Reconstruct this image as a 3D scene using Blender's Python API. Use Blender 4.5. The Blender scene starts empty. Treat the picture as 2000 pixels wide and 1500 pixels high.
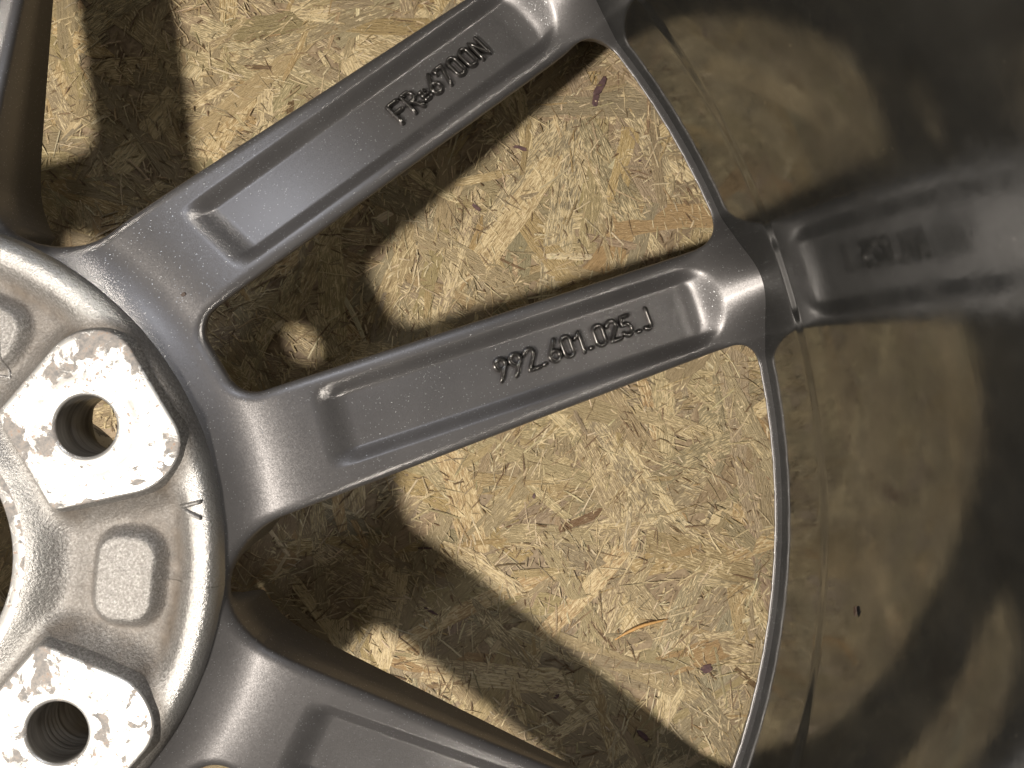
import bpy, math, random
import numpy as np

# ------------------------------------------------------------------ camera, world, lamps, exposure
MM = 0.001
F_PX = 1500.0                    # focal length of the photo in pixels (2000 wide)
BOARD = 281.0                    # camera height over the board, mm
sc = bpy.context.scene
col = sc.collection
cam_d = bpy.data.cameras.new('camera')
cam_d.sensor_width = 36.0
cam_d.lens = 36.0 * F_PX / 2000.0
cam_d.clip_start = 0.005
cam_d.clip_end = 50
cam_d.dof.use_dof = True
cam_d.dof.focus_distance = 0.225
cam_d.dof.aperture_fstop = 26
cam = bpy.data.objects.new('camera', cam_d)
cam.location = (0, 0, BOARD * MM)
col.objects.link(cam)
sc.camera = cam

world = bpy.data.worlds.new('World')
sc.world = world
world.use_nodes = True
bg = world.node_tree.nodes['Background']
bg.inputs[0].default_value = (1.0, 0.74, 0.45, 1)
bg.inputs[1].default_value = 0.027

ld = bpy.data.lights.new('work_lamp', 'POINT')
ld.energy = 35
ld.color = (1.0, 0.925, 0.815)
ld.shadow_soft_size = 0.027
lo = bpy.data.objects.new('work_lamp', ld)
lo.location = (-0.326, -0.198, 0.689)
col.objects.link(lo)

ad = bpy.data.lights.new('garage_lamp', 'AREA')
ad.energy = 1.25
ad.color = (0.86, 0.91, 1.0)
ad.shape = 'DISK'
ad.size = 0.13
ao = bpy.data.objects.new('garage_lamp', ad)
ao.location = (0.055, 0.50, 0.66)
from mathutils import Vector, Matrix
ao.rotation_euler = (Vector((-0.05, 0.03, 0.06)) - ao.location).to_track_quat('-Z', 'Y').to_euler()
col.objects.link(ao)

sc.view_settings.view_transform = 'Standard'
sc.view_settings.look = 'None'
sc.view_settings.exposure = 0.0
sc.view_settings.gamma = 1.0

rng = np.random.default_rng(11)
random.seed(11)

# ------------------------------------------------------------------ helpers
def tag(o, label=None, cat=None, group=None, kind=None):
    if label: o['label'] = label
    if cat: o['category'] = cat
    if group: o['group'] = group
    if kind: o['kind'] = kind
    return o

def mesh_from(name, verts, faces, mat=None, smooth=True, scale=MM):
    """faces: list/array of tris or quads (mixed lists allowed)"""
    me = bpy.data.meshes.new(name)
    v = np.asarray(verts, dtype=np.float64) * scale
    me.vertices.add(len(v))
    me.vertices.foreach_set('co', v.astype(np.float32).ravel())
    if isinstance(faces, np.ndarray):
        n, k = faces.shape
        loops = faces.astype(np.int32).ravel()
        starts = np.arange(n, dtype=np.int32) * k
        tot = np.full(n, k, dtype=np.int32)
    else:
        tot = np.array([len(f) for f in faces], dtype=np.int32)
        starts = np.concatenate([[0], np.cumsum(tot)[:-1]]).astype(np.int32)
        loops = np.concatenate([np.asarray(f, dtype=np.int32) for f in faces])
        n = len(faces)
    me.loops.add(len(loops))
    me.loops.foreach_set('vertex_index', loops)
    me.polygons.add(n)
    me.polygons.foreach_set('loop_start', starts)
    me.polygons.foreach_set('loop_total', tot)
    me.polygons.foreach_set('use_smooth', np.full(n, smooth, dtype=bool))
    if mat: me.materials.append(mat)
    me.update(calc_edges=True)
    me.validate()
    return me

def obj(name, me, parent=None):
    o = bpy.data.objects.new(name, me)
    col.objects.link(o)
    if parent: o.parent = parent
    return o

def smooth01(x):
    x = np.clip(x, 0, 1)
    return x * x * (3 - 2 * x)

def fillet(poly, rad, n=10):
    out = []
    m = len(poly)
    for i in range(m):
        p0, p1, p2 = [np.array(poly[j % m], float) for j in (i - 1, i, i + 1)]
        a = p0 - p1; b = p2 - p1
        a /= np.linalg.norm(a); b /= np.linalg.norm(b)
        th = math.acos(max(-1, min(1, float(a @ b))))
        if math.pi - th < 1e-3 or rad[i] <= 0:
            out.append(p1); continue
        r = rad[i]; t = r / math.tan(th / 2)
        c = p1 + (a + b) / np.linalg.norm(a + b) * r / math.sin(th / 2)
        s = p1 + a * t; e = p1 + b * t
        a0 = math.atan2(*(s - c)[::-1]); a1 = math.atan2(*(e - c)[::-1])
        d = (a1 - a0 + math.pi) % (2 * math.pi) - math.pi
        for k in range(n + 1):
            g = a0 + d * k / n
            out.append(c + r * np.array([math.cos(g), math.sin(g)]))
    return np.array(out)

def sdf(P, poly):
    """signed distance of points P (N,2) to a closed polygon; negative inside"""
    d2 = np.full(len(P), 1e18)
    ins = np.zeros(len(P), bool)
    m = len(poly)
    for i in range(m):
        a = poly[i]; b = poly[(i + 1) % m]
        e = b - a
        w = P - a
        L = float(e @ e)
        if L < 1e-12: continue
        t = np.clip((w @ e) / L, 0, 1)
        q = w - t[:, None] * e
        d2 = np.minimum(d2, (q ** 2).sum(1))
        c = (a[1] <= P[:, 1]) != (b[1] <= P[:, 1])
        with np.errstate(divide='ignore', invalid='ignore'):
            xc = a[0] + (P[:, 1] - a[1]) * e[0] / (e[1] if e[1] != 0 else 1e-12)
        ins ^= c & (P[:, 0] < xc)
    return np.sqrt(d2) * np.where(ins, -1, 1)

# ------------------------------------------------------------------ node materials
def new_mat(name):
    m = bpy.data.materials.new(name)
    m.use_nodes = True
    nt = m.node_tree
    b = nt.nodes['Principled BSDF']
    return m, nt, b

def N(nt, t, **kw):
    n = nt.nodes.new(t)
    for k, v in kw.items():
        if k in n.inputs.keys(): n.inputs[k].default_value = v
        else: setattr(n, k, v)
    return n

def ramp(nt, stops, fac=None, interp='LINEAR'):
    n = nt.nodes.new('ShaderNodeValToRGB')
    n.color_ramp.interpolation = interp
    el = n.color_ramp.elements
    while len(el) > 1: el.remove(el[0])
    el[0].position = stops[0][0]; el[0].color = stops[0][1]
    for p, c in stops[1:]:
        e = el.new(p); e.color = c
    if fac is not None: nt.links.new(fac, n.inputs[0])
    return n

def g(v): return (v, v, v, 1)

def noise(nt, vec, scale, detail=4, rough=0.55, dist=0.0):
    n = N(nt, 'ShaderNodeTexNoise')
    n.inputs['Scale'].default_value = scale
    n.inputs['Detail'].default_value = detail
    n.inputs['Roughness'].default_value = rough
    n.inputs['Distortion'].default_value = dist
    if vec is not None: nt.links.new(vec, n.inputs['Vector'])
    return n

def mixc(nt, fac, a, b, blend='MIX'):
    n = nt.nodes.new('ShaderNodeMix'); n.data_type = 'RGBA'; n.blend_type = blend
    for s, v in ((0, fac), (6, a), (7, b)):
        if hasattr(v, 'node'): nt.links.new(v, n.inputs[s])
        elif s == 0: n.inputs[0].default_value = v
        else: n.inputs[s].default_value = v
    return n.outputs[2]

def mth(nt, op, a, b=None, clamp=False):
    n = nt.nodes.new('ShaderNodeMath'); n.operation = op; n.use_clamp = clamp
    for i, v in enumerate((a, b)):
        if v is None: continue
        if hasattr(v, 'node'): nt.links.new(v, n.inputs[i])
        else: n.inputs[i].default_value = v
    return n.outputs[0]

def paint_material():
    """satin dark grey metallic paint with fine flakes"""
    m, nt, b = new_mat('grey_metallic_paint')
    L = nt.links.new
    tc = N(nt, 'ShaderNodeTexCoord')
    P = tc.outputs['Object']
    vor = N(nt, 'ShaderNodeTexVoronoi'); vor.inputs['Scale'].default_value = 4600
    L(P, vor.inputs['Vector'])
    fine = noise(nt, P, 2600, 3, 0.6)
    broad = noise(nt, P, 26, 5, 0.6)
    # a few cells are bigger flakes that tilt and flash
    sep = N(nt, 'ShaderNodeSeparateColor'); L(vor.outputs['Color'], sep.inputs[0])
    pick = mth(nt, 'GREATER_THAN', sep.outputs[0], 0.988)
    sub = N(nt, 'ShaderNodeVectorMath', operation='SUBTRACT'); L(vor.outputs['Color'], sub.inputs[0]); sub.inputs[1].default_value = (0.5, 0.5, 0.5)
    scl = N(nt, 'ShaderNodeVectorMath', operation='SCALE'); L(sub.outputs[0], scl.inputs[0])
    amt = mth(nt, 'MULTIPLY', pick, 0.35); amt = mth(nt, 'ADD', amt, 0.10)
    L(amt, scl.inputs['Scale'])
    geo = N(nt, 'ShaderNodeNewGeometry')
    add = N(nt, 'ShaderNodeVectorMath', operation='ADD')
    bump = N(nt, 'ShaderNodeBump'); bump.inputs['Strength'].default_value = 0.25; bump.inputs['Distance'].default_value = 0.00006
    L(fine.outputs[0], bump.inputs['Height'])
    L(bump.outputs[0], add.inputs[0]); L(scl.outputs[0], add.inputs[1])
    nrm = N(nt, 'ShaderNodeVectorMath', operation='NORMALIZE'); L(add.outputs[0], nrm.inputs[0])
    L(nrm.outputs[0], b.inputs['Normal'])
    c0 = ramp(nt, [(0.3, (0.158, 0.152, 0.155, 1)), (0.7, (0.186, 0.179, 0.182, 1))], broad.outputs[0])
    c1 = mixc(nt, mth(nt, 'MULTIPLY', pick, 0.45), c0.outputs[0], (0.75, 0.77, 0.80, 1))
    L(c1, b.inputs['Base Color'])
    b.inputs['Metallic'].default_value = 0.8
    r = ramp(nt, [(0.3, g(0.43)), (0.7, g(0.50))], broad.outputs[0])
    L(r.outputs[0], b.inputs['Roughness'])
    b.inputs['Coat Weight'].default_value = 0.12
    b.inputs['Coat Roughness'].default_value = 0.22
    return m

def barrel_material():
    m, nt, b = new_mat('barrel_lacquer')
    L = nt.links.new
    tc = N(nt, 'ShaderNodeTexCoord'); P = tc.outputs['Object']
    # turning marks: fine rings along the axis, slow waviness
    mp = N(nt, 'ShaderNodeMapping'); mp.inputs['Scale'].default_value = (9, 9, 130); L(P, mp.inputs['Vector'])
    rings = noise(nt, mp.outputs[0], 1.0, 3, 0.6)
    wav = noise(nt, P, 55, 4, 0.6)
    bump = N(nt, 'ShaderNodeBump'); bump.inputs['Strength'].default_value = 0.35; bump.inputs['Distance'].default_value = 0.00012
    h = mth(nt, 'ADD', mth(nt, 'MULTIPLY', rings.outputs[0], 0.55), wav.outputs[0])
    L(h, bump.inputs['Height']); L(bump.outputs[0], b.inputs['Normal'])
    c = ramp(nt, [(0.3, (0.135, 0.137, 0.135, 1)), (0.72, (0.200, 0.202, 0.198, 1))], wav.outputs[0])
    sp = noise(nt, P, 700, 2, 0.5)
    spk = ramp(nt, [(0.735, g(0)), (0.77, g(1))], sp.outputs[0])
    c2 = mixc(nt, mth(nt, 'MULTIPLY', spk.outputs[0], 0.5), c.outputs[0], (0.35, 0.34, 0.32, 1))
    L(c2, b.inputs['Base Color'])
    b.inputs['Metallic'].default_value = 0.92
    r = ramp(nt, [(0.35, g(0.07)), (0.7, g(0.16))], noise(nt, P, 120, 4).outputs[0])
    L(r.outputs[0], b.inputs['Roughness'])
    return m

def cast_material():
    """raw cast aluminium of the hub with brown brake dirt and overspray"""
    m, nt, b = new_mat('cast_aluminium')
    L = nt.links.new
    tc = N(nt, 'ShaderNodeTexCoord'); P = tc.outputs['Object']
    grain = noise(nt, P, 1500, 5, 0.7)
    mid = noise(nt, P, 300, 4, 0.6)
    blot = noise(nt, P, 38, 5, 0.62, 0.6)
    at = N(nt, 'ShaderNodeAttribute', attribute_name='dirt')
    dirt = mth(nt, 'MULTIPLY', at.outputs['Fac'], ramp(nt, [(0.25, g(0.35)), (0.62, g(1.0))], blot.outputs[0]).outputs[0])
    base = ramp(nt, [(0.30, (0.19, 0.181, 0.176, 1)), (0.52, (0.34, 0.33, 0.322, 1)), (0.72, (0.62, 0.612, 0.605, 1))], grain.outputs[0])
    dcol = ramp(nt, [(0.3, (0.095, 0.078, 0.063, 1)), (0.7, (0.185, 0.155, 0.128, 1))], mid.outputs[0])
    pc = N(nt, 'ShaderNodeAttribute', attribute_name='polish')
    bare = mixc(nt, mth(nt, 'MULTIPLY', pc.outputs['Fac'], 0.7), base.outputs[0], (0.66, 0.65, 0.64, 1))
    L(mixc(nt, dirt, bare, dcol.outputs[0]), b.inputs['Base Color'])
    met = mth(nt, 'SUBTRACT', 0.85, mth(nt, 'MULTIPLY', dirt, 0.65))
    po = N(nt, 'ShaderNodeAttribute', attribute_name='polish')
    L(met, b.inputs['Metallic'])
    ro = mth(nt, 'ADD', 0.42, mth(nt, 'MULTIPLY', dirt, 0.22))
    ro = mth(nt, 'SUBTRACT', ro, mth(nt, 'MULTIPLY', po.outputs['Fac'], 0.10))
    L(ro, b.inputs['Roughness'])
    bump = N(nt, 'ShaderNodeBump'); bump.inputs['Strength'].default_value = 0.7; bump.inputs['Distance'].default_value = 0.00045
    h = mth(nt, 'ADD', grain.outputs[0], mth(nt, 'MULTIPLY', mid.outputs[0], 0.8))
    L(h, bump.inputs['Height']); L(bump.outputs[0], b.inputs['Normal'])
    return m

def pad_material():
    """machined face, bright metal with grey corrosion and flaked coating"""
    m, nt, b = new_mat('machined_pad')
    L = nt.links.new
    tc = N(nt, 'ShaderNodeTexCoord'); P = tc.outputs['Object']
    oi = N(nt, 'ShaderNodeObjectInfo')
    cmb = N(nt, 'ShaderNodeCombineXYZ'); L(mth(nt, 'MULTIPLY', oi.outputs['Random'], 3.7), cmb.inputs[2])
    va = N(nt, 'ShaderNodeVectorMath', operation='ADD'); L(P, va.inputs[0]); L(cmb.outputs[0], va.inputs[1])
    V = va.outputs[0]
    f1 = noise(nt, V, 170, 6, 0.62, 0.5)
    f2 = noise(nt, V, 750, 4, 0.6)
    big = noise(nt, V, 36, 2, 0.5)
    # corroded flakes where both agree
    s = mth(nt, 'ADD', mth(nt, 'MULTIPLY', f1.outputs[0], 0.75), mth(nt, 'MULTIPLY', big.outputs[0], 0.35))
    fl = ramp(nt, [(0.56, g(0)), (0.595, g(1))], s)
    at = N(nt, 'ShaderNodeAttribute', attribute_name='ring')     # worn ring pressed by the hub sleeve
    rg = mth(nt, 'MULTIPLY', mth(nt, 'MULTIPLY', at.outputs['Fac'], 0.6), ramp(nt, [(0.40, g(0)), (0.47, g(1))], f1.outputs[0]).outputs[0])
    sp = ramp(nt, [(0.615, g(0)), (0.66, g(1))], f2.outputs[0])
    grey = mth(nt, 'MAXIMUM', fl.outputs[0], mth(nt, 'MAXIMUM', rg, mth(nt, 'MULTIPLY', sp.outputs[0], 0.8)))
    gcol = ramp(nt, [(0.35, (0.17, 0.165, 0.165, 1)), (0.6, (0.30, 0.27, 0.25, 1)), (0.72, (0.30, 0.20, 0.15, 1))], f2.outputs[0])
    L(mixc(nt, grey, (0.56, 0.55, 0.54, 1), gcol.outputs[0]), b.inputs['Base Color'])
    L(mth(nt, 'SUBTRACT', 0.75, mth(nt, 'MULTIPLY', grey, 0.65)), b.inputs['Metallic'])
    L(mth(nt, 'ADD', 0.40, mth(nt, 'MULTIPLY', grey, 0.30)), b.inputs['Roughness'])
    bump = N(nt, 'ShaderNodeBump'); bump.inputs['Strength'].default_value = 0.5; bump.inputs['Distance'].default_value = 0.00015
    L(mth(nt, 'SUBTRACT', mth(nt, 'MULTIPLY', f2.outputs[0], 0.4), grey), bump.inputs['Height']); L(bump.outputs[0], b.inputs['Normal'])
    return m

def hole_material():
    m, nt, b = new_mat('bolt_hole_metal')
    L = nt.links.new
    tc = N(nt, 'ShaderNodeTexCoord'); P = tc.outputs['Object']
    mp = N(nt, 'ShaderNodeMapping'); mp.inputs['Scale'].default_value = (60, 60, 900); L(P, mp.inputs['Vector'])
    n = noise(nt, mp.outputs[0], 1.0, 3)
    c = ramp(nt, [(0.3, (0.26, 0.24, 0.22, 1)), (0.7, (0.55, 0.53, 0.50, 1))], n.outputs[0])
    L(c.outputs[0], b.inputs['Base Color'])
    b.inputs['Metallic'].default_value = 0.8
    b.inputs['Roughness'].default_value = 0.38
    return m

def strand_material():
    """pressed wood strand: grey-tan pressed film from the piece's tint, worn through to cream fibres along the grain"""
    m, nt, b = new_mat('wood_strand')
    L = nt.links.new
    uv = N(nt, 'ShaderNodeUVMap', uv_map='grain')
    ti = N(nt, 'ShaderNodeAttribute', attribute_name='tint')
    tc = N(nt, 'ShaderNodeTexCoord')
    def along(sx, sy):
        mp = N(nt, 'ShaderNodeMapping'); mp.inputs['Scale'].default_value = (sx, sy, 1); L(uv.outputs[0], mp.inputs['Vector'])
        return mp.outputs[0]
    fib = noise(nt, along(0.06, 1.3), 1.0, 5, 0.65, 0.25)
    dash = noise(nt, along(0.36, 2.4), 1.0, 3, 0.6, 0.5)
    hair = noise(nt, along(0.13, 3.8), 1.0, 3, 0.6, 0.2)
    blot = noise(nt, tc.outputs['Object'], 75, 4, 0.6)
    f = ramp(nt, [(0.28, g(0.6)), (0.45, g(0.93)), (0.62, g(1.04)), (0.78, g(1.2))], fib.outputs[0])
    c = mixc(nt, 1.0, ti.outputs['Color'], f.outputs[0], 'MULTIPLY')
    # cream dashes where the film is worn, more of them in some places and on some pieces
    lev = mth(nt, 'ADD', dash.outputs[0], mth(nt, 'MULTIPLY', mth(nt, 'SUBTRACT', blot.outputs[0], 0.5), 0.45))
    lev = mth(nt, 'ADD', lev, mth(nt, 'MULTIPLY', mth(nt, 'SUBTRACT', ti.outputs['Alpha'], 0.5), 0.34))
    worn = ramp(nt, [(0.54, g(0)), (0.63, g(1))], lev)
    cream = ramp(nt, [(0.35, (0.52, 0.395, 0.205, 1)), (0.6, (0.80, 0.665, 0.42, 1))], fib.outputs[0])
    c = mixc(nt, mth(nt, 'MULTIPLY', worn.outputs[0], 0.8), c, cream.outputs[0])
    dk = ramp(nt, [(0.29, g(1)), (0.36, g(0))], hair.outputs[0])
    c = mixc(nt, mth(nt, 'MULTIPLY', dk.outputs[0], 0.75), c, (0.14, 0.085, 0.04, 1))
    L(c, b.inputs['Base Color'])
    L(mth(nt, 'ADD', 0.40, mth(nt, 'MULTIPLY', worn.outputs[0], 0.15)), b.inputs['Roughness'])
    b.inputs['Specular IOR Level'].default_value = 0.38
    bump = N(nt, 'ShaderNodeBump'); bump.inputs['Strength'].default_value = 1.0; bump.inputs['Distance'].default_value = 0.0008
    hgt = mth(nt, 'ADD', mth(nt, 'MULTIPLY', fib.outputs[0], 0.6), mth(nt, 'MULTIPLY', hair.outputs[0], 0.5))
    L(mth(nt, 'ADD', hgt, mth(nt, 'MULTIPLY', dash.outputs[0], 0.8)), bump.inputs['Height']); L(bump.outputs[0], b.inputs['Normal'])
    return m

def plain_wood():
    m, nt, b = new_mat('board_core')
    L = nt.links.new
    tc = N(nt, 'ShaderNodeTexCoord')
    n = noise(nt, tc.outputs['Object'], 260, 6, 0.65, 1.2)
    c = ramp(nt, [(0.3, (0.13, 0.085, 0.045, 1)), (0.6, (0.30, 0.225, 0.14, 1)), (0.8, (0.42, 0.33, 0.21, 1))], n.outputs[0])
    L(c.outputs[0], b.inputs['Base Color'])
    b.inputs['Roughness'].default_value = 0.6
    bump = N(nt, 'ShaderNodeBump'); bump.inputs['Strength'].default_value = 0.5; bump.inputs['Distance'].default_value = 0.0006
    L(n.outputs[0], bump.inputs['Height']); L(bump.outputs[0], b.inputs['Normal'])
    return m

def bark_material():
    m, nt, b = new_mat('bark')
    L = nt.links.new
    tc = N(nt, 'ShaderNodeTexCoord')
    n = noise(nt, tc.outputs['Object'], 700, 4, 0.6)
    c = ramp(nt, [(0.3, (0.045, 0.022, 0.028, 1)), (0.7, (0.12, 0.065, 0.062, 1))], n.outputs[0])
    L(c.outputs[0], b.inputs['Base Color'])
    b.inputs['Roughness'].default_value = 0.6
    return m

def speck_material(name, c):
    m, nt, b = new_mat(name)
    tc = N(nt, 'ShaderNodeTexCoord')
    n = noise(nt, tc.outputs['Object'], 1200, 3)
    r = ramp(nt, [(0.3, (c[0] * .7, c[1] * .7, c[2] * .7, 1)), (0.7, (c[0] * 1.2, c[1] * 1.2, c[2] * 1.2, 1))], n.outputs[0])
    nt.links.new(r.outputs[0], b.inputs['Base Color'])
    b.inputs['Roughness'].default_value = 0.6
    return m

def letter_material():
    """darker, shinier copy of the paint that makes the raised characters stand out"""
    m, nt, b = new_mat('lettering_paint')
    tc = N(nt, 'ShaderNodeTexCoord')
    n = noise(nt, tc.outputs['Object'], 900, 3)
    c = ramp(nt, [(0.3, (0.12, 0.115, 0.112, 1)), (0.7, (0.17, 0.16, 0.155, 1))], n.outputs[0])
    nt.links.new(c.outputs[0], b.inputs['Base Color'])
    b.inputs['Metallic'].default_value = 0.9
    b.inputs['Roughness'].default_value = 0.24
    b.inputs['Coat Weight'].default_value = 0.5
    b.inputs['Coat Roughness'].default_value = 0.12
    return m

M_LETTER = letter_material(); M_PAINT = paint_material(); M_BARREL = barrel_material(); M_CAST = cast_material()
M_PAD = pad_material(); M_HOLE = hole_material(); M_STRAND = strand_material()
M_CORE = plain_wood(); M_BARK = bark_material()

# ------------------------------------------------------------------ the board of pressed strands
WC = np.array([-161.66, -43.55])            # wheel axis over the board, mm
WANG = math.radians(30.67)                  # direction of one bolt axis

bx = 620.0; t = 18.0
bv = []; 
for z in (-t, -0.05):
    for (sx, sy) in ((-1, -1), (1, -1), (1, 1), (-1, 1)):
        bv.append((WC[0] + sx * bx, WC[1] + sy * bx * 0.8, z))
board = obj('strand_board', mesh_from('strand_board', bv, [(3, 2, 1, 0), (4, 5, 6, 7), (0, 1, 5, 4), (1, 2, 6, 5), (2, 3, 7, 6), (3, 0, 4, 7)], M_CORE, smooth=False))
tag(board, 'pale tan board of pressed wood strands under the wheel', None, None, 'structure')

TINTS = [(0.330, 0.255, 0.150), (0.345, 0.268, 0.157), (0.305, 0.238, 0.146), (0.365, 0.275, 0.148), (0.37, 0.287, 0.165),
         (0.315, 0.250, 0.157), (0.29, 0.232, 0.148), (0.37, 0.262, 0.130), (0.33, 0.260, 0.158)]
BRIGHT = [(0.60, 0.49, 0.31), (0.66, 0.55, 0.37), (0.52, 0.41, 0.24), (0.46, 0.36, 0.22), (0.24, 0.165, 0.095), (0.17, 0.11, 0.06), (0.62, 0.51, 0.34)]

def strand_geo(cx, cy, ang, ln, wd, z, tint, nseg, lift):
    """one flat strand: frayed outline, dropped rim, slight bow; returns verts, faces, uv, tint"""
    ca, sa = math.cos(ang), math.sin(ang)
    V = []; UV = []
    o1, o2 = rng.uniform(0, 500, 2)
    bend = rng.normal() * 0.02 * ln
    tap0, tap1 = rng.uniform(0.25, 1.0, 2)
    sk0, sk1 = rng.normal(size=2) * 0.45 * wd
    tilt = rng.normal() * 0.05
    rim = min(0.45, 0.22 * wd)
    cols = [(-0.5, 0), (-0.5, 1), (0.5, 1), (0.5, 0)]
    th = 0.15 if wd > 4 else 0.2
    for i in range(nseg + 1):
        s = i / nseg
        e = min(s, 1 - s)
        tp = 1.0
        if s < 0.12: tp = tap0 + (1 - tap0) * s / 0.12
        if s > 0.88: tp = tap1 + (1 - tap1) * (1 - s) / 0.12
        j0 = 1 + rng.normal() * 0.10; j1 = 1 + rng.normal() * 0.10
        for k, (c, top) in enumerate(cols):
            w = wd * tp * (j0 if k < 2 else j1)
            y = c * w - (rim * (1 if c < 0 else -1) * -1 if not top else 0)
            if not top: y = c * w + (rim if c > 0 else -rim)
            x = (s - 0.5) * ln + (sk0 if s < 0.01 else 0) * c + (sk1 if s > 0.99 else 0) * c
            yy = y + bend * (1 - (2 * s - 1) ** 2)
            zz = z + lift * math.sin(s * 3.14) + tilt * y * 0.4
            if not top or i in (0, nseg): zz -= th
            V.append((cx + x * ca - yy * sa, cy + x * sa + yy * ca, max(zz, -0.04)))
            UV.append((x + o1, y + o2))
    Fc = []
    for i in range(nseg):
        for k in range(3):
            a = i * 4 + k
            Fc.append((a, a + 4, a + 5, a + 1))
    return V, Fc, UV, tint

def strand_mesh(name, items):
    V = []; Fc = []; UV = []; T = []
    for (v, f, uv, tn) in items:
        b0 = len(V)
        V += v; UV += uv; T += [tuple(tn) + (float(rng.beta(1.6, 1.8)),)] * len(v)
        Fc += [tuple(i + b0 for i in q) for q in f]
    Fa = np.array(Fc, dtype=np.int32)
    me = mesh_from(name, V, Fa, M_STRAND, smooth=False)
    ca = me.color_attributes.new('tint', 'FLOAT_COLOR', 'POINT')
    ca.data.foreach_set('color', np.array(T).astype(np.float32).ravel())
    ul = me.uv_layers.new(name='grain')
    UV = np.array(UV)
    li = np.empty(len(me.loops), dtype=np.int32); me.loops.foreach_get('vertex_index', li)
    ul.data.foreach_set('uv', UV[li].astype(np.float32).ravel())
    return me

def rpos(R=278):
    while True:
        p = rng.uniform(-R, R, 2)
        if p @ p < R * R: return p + WC

def vis_px(x, y):
    return 1000 + F_PX * x / BOARD, 750 - F_PX * y / BOARD

def jt(t, s=0.06):
    k = 1 + rng.normal() * s
    return tuple(max(0.02, c * k * (1 + rng.normal() * s * 0.4)) for c in t)

big = []; small = []
for i in range(1900):
    p = rpos()
    ln = rng.uniform(26, 72); wd = rng.uniform(3.0, 10)
    big.append((ln * wd, p, strand_geo(p[0], p[1], rng.uniform(0, math.pi), ln, wd, rng.uniform(0.05, 0.55), jt(TINTS[rng.integers(len(TINTS))]), 7, rng.uniform(0, 0.12))))
# the ones that show largest in the picture become single parts
def shown(p):
    x, y = vis_px(*p)
    r = np.hypot(*(p - WC))
    return -60 < x < 1560 and -60 < y < 1560 and r > 80
big.sort(key=lambda b: -b[0] if shown(b[1]) else 1e6)
n_part = 0
rest = []
for a, p, geo_ in big:
    if n_part < 280 and shown(p):
        o = obj('wood_strand', strand_mesh('wood_strand', [geo_]), board)
        n_part += 1
    else:
        rest.append(geo_)
for i in range(1500):
    p = rpos()
    ln = rng.uniform(7, 24); wd = rng.uniform(0.6, 2.4)
    tn = TINTS[rng.integers(len(TINTS))] if rng.random() < 0.8 else BRIGHT[rng.integers(len(BRIGHT))]
    small.append(strand_geo(p[0], p[1], rng.uniform(0, math.pi), ln, wd, rng.uniform(0.35, 0.72), jt(tn), 4, rng.uniform(0, 0.1)))
# local directions give swirls of slivers lying alike
cl = [(rpos(), rng.uniform(0, math.pi)) for _ in range(420)]
cp = np.array([c[0] for c in cl]); cang = np.array([c[1] for c in cl])
for i in range(34000):
    p = rpos()
    k = int(np.argmin(((cp - p) ** 2).sum(1)))
    an = cang[k] + rng.normal() * (0.35 if rng.random() < 0.75 else 1.5)
    ln = rng.uniform(1.2, 4.6) if rng.random() < 0.82 else rng.uniform(5, 13)
    wd = rng.uniform(0.14, 0.5)
    tn = BRIGHT[rng.integers(len(BRIGHT))] if rng.random() < 0.72 else TINTS[rng.integers(len(TINTS))]
    small.append(strand_geo(p[0], p[1], an, ln, wd, rng.uniform(0.5, 1.05), jt(tn), 2, rng.uniform(0, 0.25)))
so = obj('wood_slivers', strand_mesh('wood_slivers', rest + small), board)
so['kind'] = 'stuff'

def flake(name, x, y, ang, ln, wd, z, mat, parent=None, n=14, th=0.3):
    V = [(0, 0, 0)]; ca, sa = math.cos(ang), math.sin(ang)
    top = []
    for ring, (k, dz) in enumerate(((0.86, 0), (1.0, -th))):
        for i in range(n):
            a = 2 * math.pi * i / n
            e = 2.6
            cx_ = math.copysign(abs(math.cos(a)) ** (2 / e), math.cos(a)) * ln / 2
            cy_ = math.copysign(abs(math.sin(a)) ** (2 / e), math.sin(a)) * wd / 2
            if ring == 0: top.append(1 + rng.normal() * 0.13)
            cx_ *= k * top[i]; cy_ *= k * top[i]
            V.append((cx_ * ca - cy_ * sa, cx_ * sa + cy_ * ca, dz))
    Fc = [(0, 1 + i, 1 + (i + 1) % n) for i in range(n)]
    Fc += [(1 + i, 1 + n + i, 1 + n + (i + 1) % n, 1 + (i + 1) % n) for i in range(n)]
    o = obj(name, mesh_from(name, V, Fc, mat, smooth=False), parent)
    o.location = (x * MM, y * MM, z * MM)
    return o

R = math.radians
for (x, y, a, ln, wd) in ((31.6, 106.5, 62, 7.5, 2.9), (30.0, 101.8, 78, 5.0, 2.6), (2.8, 84.6, -18, 6.0, 1.3), (-12.9, 63.5, -38, 4.2, 1.5), (69.9, -102.1, 10, 4.4, 3.2),
                          (-31.3, -58.9, 0, 4.6, 0.7), (-29.0, -81.5, -28, 6.0, 1.0), (7.9, -40.1, 80, 2.2, 1.0), (45.8, 80.0, 30, 1.2, 0.7), (16.0, -112.0, 35, 2.4, 1.4), (47.0, -126.0, -42, 6.5, 2.0)):
    flake('bark_fleck', x * BOARD / 276, y * BOARD / 276, R(a), ln, wd, 0.92, M_BARK, board)

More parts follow.
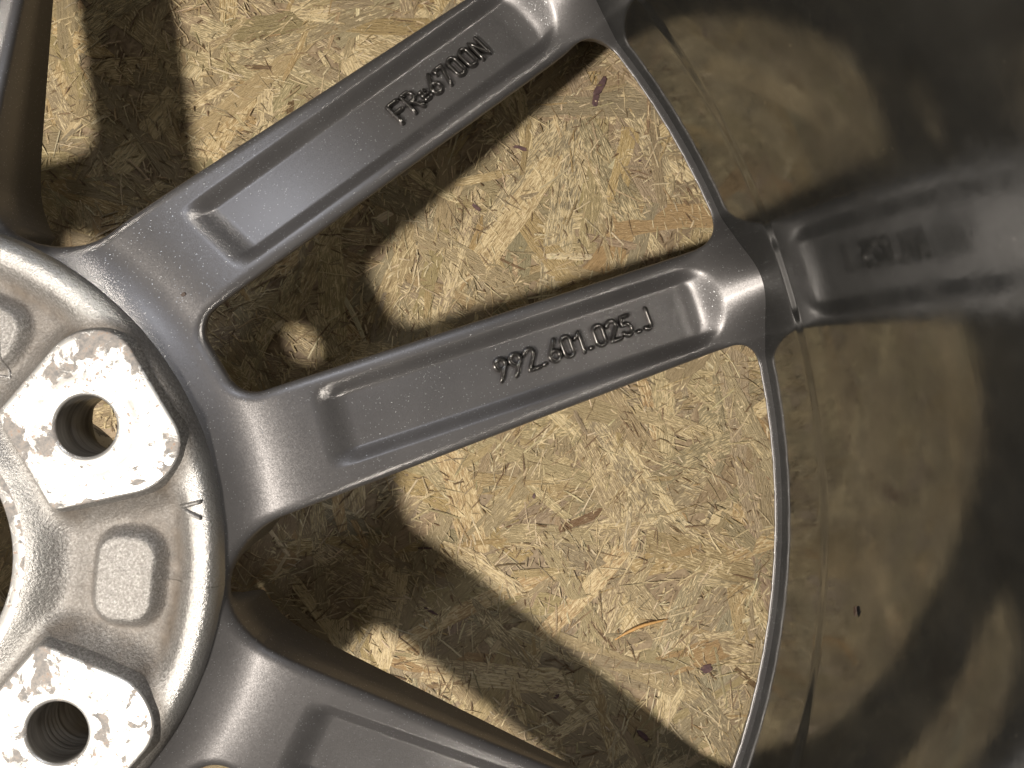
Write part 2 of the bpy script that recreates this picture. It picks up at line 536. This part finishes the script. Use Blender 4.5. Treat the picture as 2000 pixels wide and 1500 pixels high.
# loose curled splinter lying on the board
def splinter(name, p0, p1, wd, mat):
    p0 = np.array(p0); p1 = np.array(p1); d = p1 - p0; L_ = np.linalg.norm(d); d /= L_; n = np.array([-d[1], d[0]])
    c0 = (p0 + p1) / 2
    V = []; K = 12
    for i in range(K + 1):
        s = i / K
        w = wd * (math.sin(math.pi * min(0.97, max(0.06, s))) ** 0.6)
        c = (s - 0.5) * L_ * d + n * (0.06 * L_ * math.sin(math.pi * s * 1.1))
        z = 1.0 + 0.9 * math.sin(math.pi * s)
        for (a, dz) in ((-0.5, -0.1), (-0.2, 0.25), (0.25, 0.2), (0.5, -0.15), (0.1, -0.4)):
            q = c + n * a * w
            V.append((q[0], q[1], z + dz * w))
    Fc = [(i * 5 + k, (i + 1) * 5 + k, (i + 1) * 5 + (k + 1) % 5, i * 5 + (k + 1) % 5) for i in range(K) for k in range(5)]
    Fc += [tuple(range(5)), tuple(range(K * 5, K * 5 + 5))[::-1]]
    o = obj(name, mesh_from(name, V, Fc, mat))
    o.location = (c0[0] * MM, c0[1] * MM, 0)
    return o
sp = splinter('wood_splinter', (37.5, -93.3), (56.8, -85.4), 1.3, speck_material('fresh_wood', (0.52, 0.30, 0.11)))
tag(sp, 'loose orange splinter lying on the board below the numbered spoke', 'splinter')

# ------------------------------------------------------------------ wheel
wheel = bpy.data.objects.new('alloy_wheel', None)
wheel.empty_display_size = 0.05
wheel.location = (WC[0] * MM, WC[1] * MM, 0)
wheel.rotation_euler = (0, 0, WANG)
col.objects.link(wheel)
tag(wheel, 'dark grey metallic alloy car wheel lying face down, seen from behind', 'wheel')

S5 = 2 * math.pi / 5
A36 = math.radians(36)
RO = 247.2                                 # outer edge of the openings
R_END = 250.2                              # spoke ends / foot of the barrel

va = lambda u: -7.43 + .1943 * u
vb = lambda u: 26.7 + .1916 * u
def win_a():
    t0 = math.atan2(va(243.5), 243.5)
    arc = [(RO * math.cos(t), RO * math.sin(t)) for t in np.linspace(-t0, t0, 9)]
    return fillet([(97.6, va(97.6)), (97.6, -va(97.6))] + arc, [7.6, 7.6, 10] + [0] * 7 + [10])
def win_b():
    ap = 61.7 * np.array([math.cos(A36), math.sin(A36)])
    t0 = math.atan2(vb(236), 236); t1 = 2 * A36 - t0
    arc = [(RO * math.cos(t), RO * math.sin(t)) for t in np.linspace(t0, t1, 17)]
    return fillet([tuple(ap)] + arc, [19.8, 8] + [0] * 15 + [8], 16)
WIN_A = win_a(); WIN_B = win_b()

def z_back(r):
    x = (r - 104) / 4.0
    s = 4.0 * np.where(x > 30, x, np.log1p(np.exp(np.minimum(x, 30))))
    return (BOARD - 202.2) - 0.332 * s

REC_DEPTH = 3.3
REC_C = [(113.4, 17.9), (107.0, 40.7), (229.5, 68.7), (238.0, 43.0)]      # inner-a, inner-b, outer-b, outer-a
def pocket(P):
    """long shallow pocket: four separate flanks multiplied, so corners stay soft"""
    def side(a, b, w, crisp):
        a = np.array(a); b = np.array(b); e = (b - a) / np.linalg.norm(b - a)
        x = (P - a) @ np.array([e[1], -e[0]])
        soft = smooth01(x / w); fl = np.clip((x - 0.4) / (w * 0.8), 0, 1)
        return crisp * fl + (1 - crisp) * soft
    c = REC_C
    k = side(c[1], c[2], 5.0, 0.35) * side(c[3], c[0], 5.0, 0.35) * side(c[0], c[1], 8.5, 0.0)
    rr_ = np.hypot(P[:, 0], P[:, 1])
    lat = ((P - np.array([112.0, 29.0])) @ np.array([-0.2163, 0.9763])) / 11.0
    end = 239.0 - 3.4 * np.abs(lat) ** 3 - np.hypot(P[:, 0], P[:, 1])
    return k * smooth01(end / 8.5)

def spoke_height(P, dw):
    r = np.hypot(P[:, 0], P[:, 1])
    z = z_back(r)
    z = z - REC_DEPTH * pocket(P)
    # concave fillet up into the barrel
    lat = np.minimum(P[:, 1] - va(P[:, 0]), vb(P[:, 0]) - P[:, 1])     # inside the spoke's own width
    mk_ = smooth01((lat + 4.0) / 20.0)
    x1 = np.clip((r - 224.0) / 13.0, 0, 1); x2 = np.clip(r - 237.0, 0, 20)
    z = z + (0.25 + 0.75 * mk_) * smooth01((lat + 9.0) / 9.0) * (0.78 * 13.0 * x1 ** 2 / 2 + 0.78 * x2)
    # hub side: small cove before the step
    y = np.clip((99.0 - r) / 13.0, 0, 1)
    z = z + 5.2 * y * y
    # rolled edge along the openings
    Re = 3.0 - 2.3 * smooth01((r - 232) / 8)
    e = np.clip(1 - dw / Re, 0, 1)
    z = z - 0.7 * Re * (1 - np.sqrt(np.maximum(1 - e * e, 0)))
    return z

def build_spoke(sign):
    nr, nt_ = 330, 290
    rr = np.linspace(85.0, R_END, nr); tt = np.linspace(0, A36, nt_)
    Rg, Tg = np.meshgrid(rr, tt, indexing='ij')
    P = np.stack([(Rg * np.cos(Tg)).ravel(), (Rg * np.sin(Tg)).ravel()], 1)
    def dwin(Q): 
        a = sdf(Q, WIN_A); b = sdf(Q, WIN_B)
        return np.minimum(a, b), a < b
    dw, isA = dwin(P)
    Z = spoke_height(P, dw)
    solid = dw > 0
    idx = -np.ones(len(P), int); idx[solid] = np.arange(solid.sum())
    V = [np.column_stack([P[solid], Z[solid]])]
    nv = int(solid.sum())
    gi = np.arange(nr * nt_).reshape(nr, nt_)
    q = np.stack([gi[:-1, :-1], gi[1:, :-1], gi[1:, 1:], gi[:-1, 1:]], -1).reshape(-1, 4)
    cnt = solid[q].sum(1)
    faces = [tuple(f) for f in idx[q[cnt == 4]]]
    extra = []; cache = {}; bseg = []
    def cross(i, j):
        nonlocal nv
        key = (min(i, j), max(i, j))
        if key not in cache:
            t_ = dw[i] / (dw[i] - dw[j])
            extra.append(P[i] + (P[j] - P[i]) * t_)
            cache[key] = nv; nv += 1
        return cache[key]
    for f in q[(cnt > 0) & (cnt < 4)]:
        poly = []; marks = []
        for k in range(4):
            i, j = f[k], f[(k + 1) % 4]
            if solid[i]: poly.append(idx[i]); marks.append(0)
            if solid[i] != solid[j]: poly.append(cross(i, j)); marks.append(1)
        if len(poly) >= 3:
            faces.append(tuple(poly))
            m_ = len(poly)
            for k in range(m_):
                if marks[k] and marks[(k + 1) % m_]: bseg.append((poly[k], poly[(k + 1) % m_]))
    E = np.array(extra)
    de, ea = dwin(E)
    V.append(np.column_stack([E, spoke_height(E, np.zeros(len(E)))]))
    n0 = nv - len(E)
    eps = 0.05
    gx = (dwin(E + [eps, 0])[0] - dwin(E - [eps, 0])[0]) / (2 * eps)
    gy = (dwin(E + [0, eps])[0] - dwin(E - [0, eps])[0]) / (2 * eps)
    G = np.stack([gx, gy], 1); G /= np.maximum(np.linalg.norm(G, axis=1), 1e-6)[:, None]
    r = np.hypot(E[:, 0], E[:, 1]); zt = V[1][:, 2]
    T = np.clip(24 - 0.16 * (r - 87), 6, 24)
    outer = r > RO - 6
    perp = np.abs(np.arctan2(E[:, 1], E[:, 0]) - A36) * r
    wv = np.where(r < 112, smooth01((perp - 3.0) / 6.0), 1.0)
    # opening walls: the twin gap is undercut, the wide gap has a deep straight wall
    insA = np.array([0.3, 2.2, 6.0]); drpA = np.array([1.2, 4.0, 7.0])
    for s in range(3):
        iA = np.full(len(E), insA[s]); dA = np.full(len(E), drpA[s])
        iB = [0.05, 0.25, 6.0][s] * wv + (1 - wv) * insA[s] * 1.3; dB = [0.25, 1.0, 1.08][s] * T * wv + (1 - wv) * drpA[s]
        ins = np.where(ea, iA, iB); drp = np.where(ea, dA, dB)
        ins = np.where(outer, [0.3, 2.4, 6.5][s], ins); drp = np.where(outer, [0.8, 5.0, 16.0][s], drp)
        V.append(np.column_stack([E + G * ins[:, None], np.maximum(zt - drp, 1.5)]))
    m_ = len(E)
    for a, b in bseg:
        for s in range(3):
            a0 = a if s == 0 else a + m_ * s; b0 = b if s == 0 else b + m_ * s
            faces.append((b0, a0, a + m_ * (s + 1), b + m_ * (s + 1)))
    VV = np.concatenate(V)
    if sign < 0:
        VV = VV * [1, -1, 1]
        faces = [f[::-1] for f in faces]
    me = mesh_from('spoke', VV, faces, M_PAINT)
    return me

me_p = build_spoke(1); me_n = build_spoke(-1)
spokes = {}
for k in range(5):
    for s, me in ((1, me_p), (-1, me_n)):
        o = obj('spoke', me, wheel)
        o.rotation_euler = (0, 0, k * S5)
        spokes[(k, s)] = o

# ---- raised lettering: single-stroke characters swept as rounded beads
def arc(cx, cy, rx, ry, a0, a1, n=12):
    return [(cx + rx * math.cos(math.radians(a0 + (a1 - a0) * i / n)), cy + ry * math.sin(math.radians(a0 + (a1 - a0) * i / n))) for i in range(n + 1)]
# each glyph lives in a box w x 1, baseline y=0
GL = {
 'F': (0.55, [[(0.05, 0), (0.05, 1), (0.55, 1)], [(0.05, 0.52), (0.45, 0.52)]]),
 'R': (0.58, [[(0.05, 0), (0.05, 1), (0.32, 1)] + arc(0.32, 0.74, 0.24, 0.26, 90, -90, 8) + [(0.05, 0.48)], [(0.30, 0.48), (0.58, 0)]]),
 '=': (0.30, [[(0.06, 0.56), (0.24, 0.56)], [(0.06, 0.34), (0.24, 0.34)], [(0.06, 0.12), (0.24, 0.12)]]),
 '6': (0.50, [[(0.42, 1.0), (0.08, 0.42)] + [], arc(0.27, 0.27, 0.24, 0.26, 140, 500, 20)]),
 '9': (0.50, [[(0.12, 0.0), (0.46, 0.58)], arc(0.27, 0.73, 0.24, 0.26, -40, 320, 20)]),
 '7': (0.50, [[(0.02, 0.82), (0.02, 1), (0.48, 1), (0.20, 0)]]),
 '0': (0.50, [arc(0.26, 0.76, 0.22, 0.24, 0, 180, 10) + arc(0.26, 0.24, 0.22, 0.24, 180, 360, 10) + [(0.48, 0.76)]]),
 'N': (0.55, [[(0.05, 0), (0.05, 1), (0.52, 0), (0.52, 1)]]),
 '2': (0.50, [arc(0.26, 0.76, 0.22, 0.24, 165, -25, 10) + [(0.04, 0), (0.50, 0)]]),
 '1': (0.34, [[(0.04, 0.76), (0.26, 1), (0.26, 0)]]),
 '5': (0.50, [[(0.46, 1), (0.10, 1), (0.06, 0.56)] + arc(0.25, 0.32, 0.23, 0.30, 120, -150, 14)]),
 'J': (0.42, [[(0.36, 1), (0.36, 0.24)] + arc(0.20, 0.22, 0.16, 0.22, 0, -140, 8)]),
 '.': (0.20, [[(0.08, 0.04), (0.11, 0.04)]]),
 'V': (0.60, [[(0.0, 1), (0.3, 0), (0.6, 1)]]),
}
def bead_mesh(name, strokes, zf, wd, ht, mat):
    """strokes: polylines in the wheel's bolt frame (mm); zf(x,y) gives the floor height"""
    prof = [(-1.0, -0.25), (-0.80, 0.04), (-0.62, 0.50), (-0.42, 0.88), (-0.2, 0.98), (0, 1.0), (0.2, 0.98), (0.42, 0.88), (0.62, 0.50), (0.80, 0.04), (1.0, -0.25)]
    V = []; Fc = []
    for st in strokes:
        st = [np.array(p, float) for p in st]
        pts = [st[0]]
        for a, b in zip(st[:-1], st[1:]):
            k = max(1, int(np.linalg.norm(b - a) / 0.8))
            for i in range(1, k + 1): pts.append(a + (b - a) * i / k)
        pts = [p for i, p in enumerate(pts) if i == 0 or np.linalg.norm(p - pts[i - 1]) > 1e-4]
        rows = []
        n = len(pts)
        closed = np.linalg.norm(pts[0] - pts[-1]) < 1e-3
        tang = []
        for i in range(n):
            if closed and i in (0, n - 1): d = pts[1] - pts[-2]
            else: d = pts[min(i + 1, n - 1)] - pts[max(i - 1, 0)]
            tang.append(d / max(np.linalg.norm(d), 1e-6))
        ring = [(pts[i], tang[i], 1.0) for i in range(n)]
        if not closed:      # rounded ends
            ring = [(pts[0] - tang[0] * wd * 0.95, tang[0], 0.12), (pts[0] - tang[0] * wd * 0.6, tang[0], 0.78)] + ring + [(pts[-1] + tang[-1] * wd * 0.6, tang[-1], 0.78), (pts[-1] + tang[-1] * wd * 0.95, tang[-1], 0.12)]
        b0 = len(V)
        for p, d, k in ring:
            nn = np.array([-d[1], d[0]])
            for (x, h) in prof:
                q = p + nn * x * wd * (0.35 + 0.65 * k)
                V.append((q[0], q[1], zf(q[0], q[1]) + (h * k * ht if h > 0 else h * ht)))
        m_ = len(prof)
        for i in range(len(ring) - 1):
            for k in range(m_ - 1):
                a = b0 + i * m_ + k
                Fc.append((a, a + m_, a + m_ + 1, a + 1))
    return mesh_from(name, V, Fc, mat)

def lay_text(txt, p0, p1, h, gap):
    """place glyphs from p0 to p1 along a baseline, height h; returns polylines"""
    p0 = np.array(p0); p1 = np.array(p1); d = p1 - p0; L_ = np.linalg.norm(d); d /= L_; n = np.array([-d[1], d[0]])
    tot = sum(GL[c][0] for c in txt) + gap * (len(txt) - 1)
    sx = L_ / tot
    x = 0; out = []
    for c in txt:
        w, ss = GL[c]
        for s in ss: out.append([p0 + d * (x + a) * sx + n * b * h for a, b in s])
        x += w + gap
    return out

def floor_z(x, y):
    return float(z_back(math.hypot(x, y))) - REC_DEPTH
t1 = lay_text('FR=6700N', (172.6, 38.9), (208.6, 48.2), 6.2, 0.24)
obj('raised_lettering', bead_mesh('raised_lettering', t1, floor_z, 1.08, 1.7, M_LETTER), spokes[(0, 1)])
t2 = lay_text('992.601.025.J', (158.6, -42.4), (208.6, -52.3), 6.2, 0.20)
obj('raised_lettering', bead_mesh('raised_lettering', t2, floor_z, 1.06, 1.7, M_LETTER), spokes[(0, -1)])

# ---- hub
PADP = fillet([(47.2, 13.9), (72.5, 22.4), (84.4, 17.0), (84.4, -17.0), (72.5, -22.4), (47.2, -13.9)], [2.8, 14, 10, 10, 14, 2.8], 12)
HZ = BOARD - 190.2                                   # height of the machined pads
ISL = None
def hub_height(P):
    """P in the 72 degree sector frame, angle within +-36 of the bolt axis"""
    r = np.hypot(P[:, 0], P[:, 1]); th = np.arctan2(P[:, 1], P[:, 0])
    z = np.full(len(P), HZ - 8.2)
    # ring round the bore
    z = np.maximum(z, HZ - 8.2 + 5.6 * (1 - smooth01((r - 39.0) / 9.5)))
    # outer ring: slopes up from the trough to a flat lip
    z = np.maximum(z, HZ - 8.2 + 5.2 * smooth01((r - 74.5) / 7.5))
    # island in the middle of the pocket
    ta = np.abs(th) - A36
    ax = r * np.cos(ta) - 63.5; ay = r * np.sin(ta)
    hx, hy, rc = 7.4, 11.0, 5.6
    qx = np.abs(ax) - (hx - rc); qy = np.abs(ay) - (hy - rc)
    di = np.hypot(np.maximum(qx, 0), np.maximum(qy, 0)) + np.minimum(np.maximum(qx, qy), 0) - rc
    isl = 3.6 * (1 - smooth01((di + 1.0) / 3.8))
    z = np.maximum(z, HZ - 8.2 + isl)
    # cove up to the pads
    dp = sdf(np.column_stack([P[:, 0], P[:, 1]]), PADP)
    cove = np.clip(1 - dp / 8.5, 0, 1)
    z = np.maximum(z, z + (HZ - 1.9 - z) * cove ** 2)
    # rounded outer edge falling to the spokes
    e = np.clip((r - 83.8) / 4.0, 0, 1)
    z = z - 6.5 * (1 - np.sqrt(np.maximum(1 - e * e, 0)))
    # hand-finished unevenness
    z = z + 0.16 * np.sin(P[:, 0] * 0.31 + 1.3 * np.sin(P[:, 1] * 0.23)) * np.cos(P[:, 1] * 0.37)
    dirt = np.exp(-((r - 75.5) / 3.6) ** 2) * (1 - smooth01((np.abs(ta) - 0.20) / 0.2)) + 0.75 * np.exp(-((r - 51.5) / 5.0) ** 2) * (np.abs(ta) < 0.32) \
        + 0.8 * np.exp(-(dp / 3.5) ** 2)
    dirt = np.maximum(dirt, 0.75 * smooth01((di - 0.2) / 2.0) * (1 - smooth01((r - 76) / 3)) * smooth01((r - 46) / 5))
    pol = smooth01((r - 80.5) / 2.5) * smooth01((dp - 1.0) / 5.0) + 0.5 * (1 - smooth01((r - 41) / 5))
    dirt = np.maximum(dirt, 0.22) * (1 - 0.9 * np.clip(pol, 0, 1))
    hub_height.pol = np.clip(pol, 0, 1)
    return z, dp, np.clip(dirt, 0, 1)

nr, nth = 118, 156
rr = np.linspace(39.3, 87.8, nr); tt = np.linspace(-A36, A36, nth)
Rg, Tg = np.meshgrid(rr, tt, indexing='ij')
P = np.stack([(Rg * np.cos(Tg)).ravel(), (Rg * np.sin(Tg)).ravel()], 1)
Zh, dp, dirt = hub_height(P)
polish = hub_height.pol
gi = np.arange(nr * nth).reshape(nr, nth)
q = np.stack([gi[:-1, :-1], gi[1:, :-1], gi[1:, 1:], gi[:-1, 1:]], -1).reshape(-1, 4)
q = q[(dp[q] > -2.5).any(1)]
HV = []; HF = []; HD = []
for k in range(5):
    a = k * S5; c_, s_ = math.cos(a), math.sin(a)
    HV.append(np.column_stack([P[:, 0] * c_ - P[:, 1] * s_, P[:, 0] * s_ + P[:, 1] * c_, Zh]))
    HF.append(q + k * len(P)); HD.append(dirt)
HV = np.concatenate(HV); HF = np.concatenate(HF); HD = np.concatenate(HD)
# weld the sector seams by position
key = np.round(HV * 500).astype(np.int64)
_, first, inv = np.unique(key[:, 0] * (1 << 40) + key[:, 1] * (1 << 20) + key[:, 2], return_index=True, return_inverse=True)
hub_me = mesh_from('hub', HV[first], inv[HF].astype(np.int32), M_CAST)
at = hub_me.attributes.new('dirt', 'FLOAT', 'POINT')
if len(hub_me.vertices) == len(first): at.data.foreach_set('value', HD[first].astype(np.float32))
at = hub_me.attributes.new('polish', 'FLOAT', 'POINT')
if len(hub_me.vertices) == len(first): at.data.foreach_set('value', np.tile(polish, 5)[first].astype(np.float32))
hub = obj('hub', hub_me, wheel)

def lathe(name, prof, mat, n=180, smooth=True, a0=0.0, a1=2 * math.pi):
    V = []; Fc = []; m_ = len(prof); full = abs(a1 - a0 - 2 * math.pi) < 1e-6
    cols = n if full else n + 1
    for i in range(cols):
        a = a0 + (a1 - a0) * i / n
        for (r, z) in prof: V.append((r * math.cos(a), r * math.sin(a), z))
    for i in range(n):
        for k in range(m_ - 1):
            a = i * m_ + k; b = ((i + 1) % cols) * m_ + k
            Fc.append((a, b, b + 1, a + 1))
    return mesh_from(name, V, Fc, mat, smooth)

# bright machined ring and wall of the centre bore
obj('bore_ring', lathe('bore_ring', [(35.8, 20), (35.8, HZ - 3.5), (36.0, HZ - 3.15), (36.4, HZ - 2.95), (39.0, HZ - 2.8), (39.6, HZ - 2.8), (40.4, HZ - 3.4)], M_PAD, 200), wheel)

# bolt pads with their holes
def pad_mesh():
    n = 120
    c = np.array([65.0, 0.0])
    ring_prof = []     # (t between hole and outline or offset, z)
    V = []; ringw = []
    angs = np.linspace(0, 2 * math.pi, n, endpoint=False)
    # outline radius by casting rays from the hole centre
    outr = []
    m_ = len(PADP)
    for a in angs:
        d = np.array([math.cos(a), math.sin(a)]); best = 1e9
        for i in range(m_):
            p = PADP[i] - c; e = PADP[(i + 1) % m_] - PADP[i]
            den = d[0] * e[1] - d[1] * e[0]
            if abs(den) < 1e-9: continue
            t_ = (p[0] * e[1] - p[1] * e[0]) / den; u_ = (p[0] * d[1] - p[1] * d[0]) / den
            if t_ > 0 and -1e-6 <= u_ <= 1 + 1e-6: best = min(best, t_)
        outr.append(best)
    outr = np.array(outr)
    r0 = 7.75
    rows = []
    rows.append((np.full(n, r0), HZ - 0.55, 0)); rows.append((np.full(n, r0 + 0.25), HZ - 0.2, 0)); rows.append((np.full(n, r0 + 0.75), HZ, 0))
    for t_ in np.linspace(0.05, 0.94, 14):
        rr_ = (r0 + 0.75) + (outr - 0.9 - r0 - 0.75) * t_
        rows.append((rr_, HZ, 1))
    rows.append((outr - 0.55, HZ, 0)); rows.append((outr - 0.2, HZ - 0.12, 0)); rows.append((outr, HZ - 0.5, 0)); rows.append((outr + 0.45, HZ - 1.4, 0)); rows.append((outr + 1.3, HZ - 3.6, 0)); rows.append((outr + 2.0, HZ - 8.0, 0))
    for rr_, z, w in rows:
        for i, a in enumerate(angs):
            V.append((c[0] + rr_[i] * math.cos(a), rr_[i] * math.sin(a), z))
            ringw.append(math.exp(-((rr_[i] - 12.6) / 1.3) ** 2) if w else 0)
    Fc = [(k * n + i, (k + 1) * n + i, (k + 1) * n + (i + 1) % n, k * n + (i + 1) % n) for k in range(len(rows) - 1) for i in range(n)]
    me = mesh_from('bolt_pad', V, Fc, M_PAD)
    me.materials.append(M_CAST)
    mi = np.zeros(len(me.polygons), dtype=np.int32); mi[(len(rows) - 4) * n:] = 1
    me.polygons.foreach_set('material_index', mi)
    at = me.attributes.new('ring', 'FLOAT', 'POINT')
    at.data.foreach_set('value', np.array(ringw, dtype=np.float32))
    return me
pad_me = pad_mesh()
hp = [(7.75, HZ - 0.5), (7.55, HZ - 0.9)]
z = HZ - 1.0
hp += [(7.5, HZ - 6.0)]
for i in range(5):                       # a few turned grooves deeper down
    hp += [(7.5, HZ - 6.2 - i * 1.5), (7.3, HZ - 6.6 - i * 1.5), (7.3, HZ - 7.2 - i * 1.5), (7.5, HZ - 7.5 - i * 1.5)]
hp += [(7.3, HZ - 14.5), (7.3, HZ - 19), (8.4, HZ - 24), (8.8, HZ - 44)]
hole_deep = lathe('bolt_hole', hp, M_HOLE, 64)
hole_me = lathe('bolt_hole', [(7.75, HZ - 0.5), (7.55, HZ - 0.9), (7.5, HZ - 6.0), (7.5, HZ - 6.4), (7.35, HZ - 6.8), (7.35, HZ - 15.5), (8.6, HZ - 17.5), (12.5, HZ - 21), (14.5, HZ - 30)], M_HOLE, 64)
for k in range(5):
    o = obj('bolt_pad', pad_me, wheel); o.rotation_euler = (0, 0, k * S5)
    h = obj('bolt_hole', hole_deep if k == 4 else hole_me, o); h.location = (65 * MM, 0, 0)

# cast marks on the hub
def hub_z(x, y):
    a = math.atan2(y, x); k = round(a / S5); a -= k * S5; r = math.hypot(x, y)
    return float(hub_height(np.array([[r * math.cos(a), r * math.sin(a)]]))[0][0])
mk = [[(78.5, -30.4), (73.2, -28.9)], [(73.2, -28.9), (76.5, -33.8)]]
obj('cast_mark', bead_mesh('cast_mark', mk, hub_z, 0.75, 1.0, M_CAST), hub)
mk = [[(57.0, 35.0), (50.6, 22.6)], [(50.6, 22.6), (47.6, 25.0)]]
obj('cast_mark', bead_mesh('cast_mark', mk, hub_z, 0.5, 0.4, M_CAST), hub)

# ---- barrel
ZB = float(z_back(np.array([R_END]))[0])            # spoke surface at the barrel foot
outer_p = [(R_END + 21, 229), (R_END + 18, 224), (R_END + 14, 215), (R_END + 8, 150), (R_END + 4, 100), (R_END + 8, 40), (R_END + 14, 14), (R_END + 20, 8), (R_END + 21, 1.5), (R_END + 17, 0.95), (R_END + 9, 3), (R_END + 6, 8), (R_END + 4.5, 14), (R_END + 1.0, ZB - 5)]
inn = []
for zz in np.concatenate([np.arange(-4, 30, 2), np.arange(30, 36, 0.5), np.arange(36, 200 - ZB, 2)]):
    fl = max(zz - 44.0, 0.0); fm = min(fl, 72.0)
    inn.append((R_END - 0.4 + 0.012 * zz + 0.55 * float(smooth01(np.array((zz - 30) / 5.0))) + 0.00095 * fm * fm + 0.1368 * (fl - fm), ZB + zz))
r_top = inn[-1][0]
inn += [(r_top + 1.5, 205), (r_top + 3, 215), (r_top + 5, 224), (r_top + 8, 231), (r_top + 11, 233)]
outer_p = [(r_top + 13, 231), (r_top + 13, 226), (r_top + 8, 218), (r_top + 4, 205)] + outer_p[3:]
barrel = obj('barrel', lathe('barrel', inn + outer_p, M_BARREL, 360), wheel)

# ------------------------------------------------------------------ small dirt on the wheel
M_DIRT = speck_material('dirt', (0.05, 0.03, 0.022))
def local_to_world(x, y):
    c_, s_ = math.cos(WANG), math.sin(WANG)
    return WC[0] + x * c_ - y * s_, WC[1] + x * s_ + y * c_
for i, (x, y, s, lab) in enumerate(((98.8, 19.6, 1.5, 'tiny dark grit speck on the grey paint above the narrow opening'),)):
    wx, wy = local_to_world(x, y)
    zz = float(z_back(np.array([math.hypot(x, y)]))[0])
    o = flake('dirt_speck', wx, wy, 0.6, s, s * 0.7, zz + 0.2, M_DIRT, None, 9)
    tag(o, lab, 'dirt speck')
qx, qy, qd = 0.448 * 198, -0.2953 * 198, 198
o = flake('dirt_speck', qx, qy, 0.2, 2.6, 1.9, BOARD - qd, M_DIRT, None, 9)
o.rotation_euler = Vector((WC[0] - qx, WC[1] - qy, 0)).to_track_quat('Z', 'Y').to_euler()
o.location += Vector((WC[0] - qx, WC[1] - qy, 0)).normalized() * 0.0004
tag(o, 'small dark grit speck stuck on the shiny barrel wall', 'dirt speck')
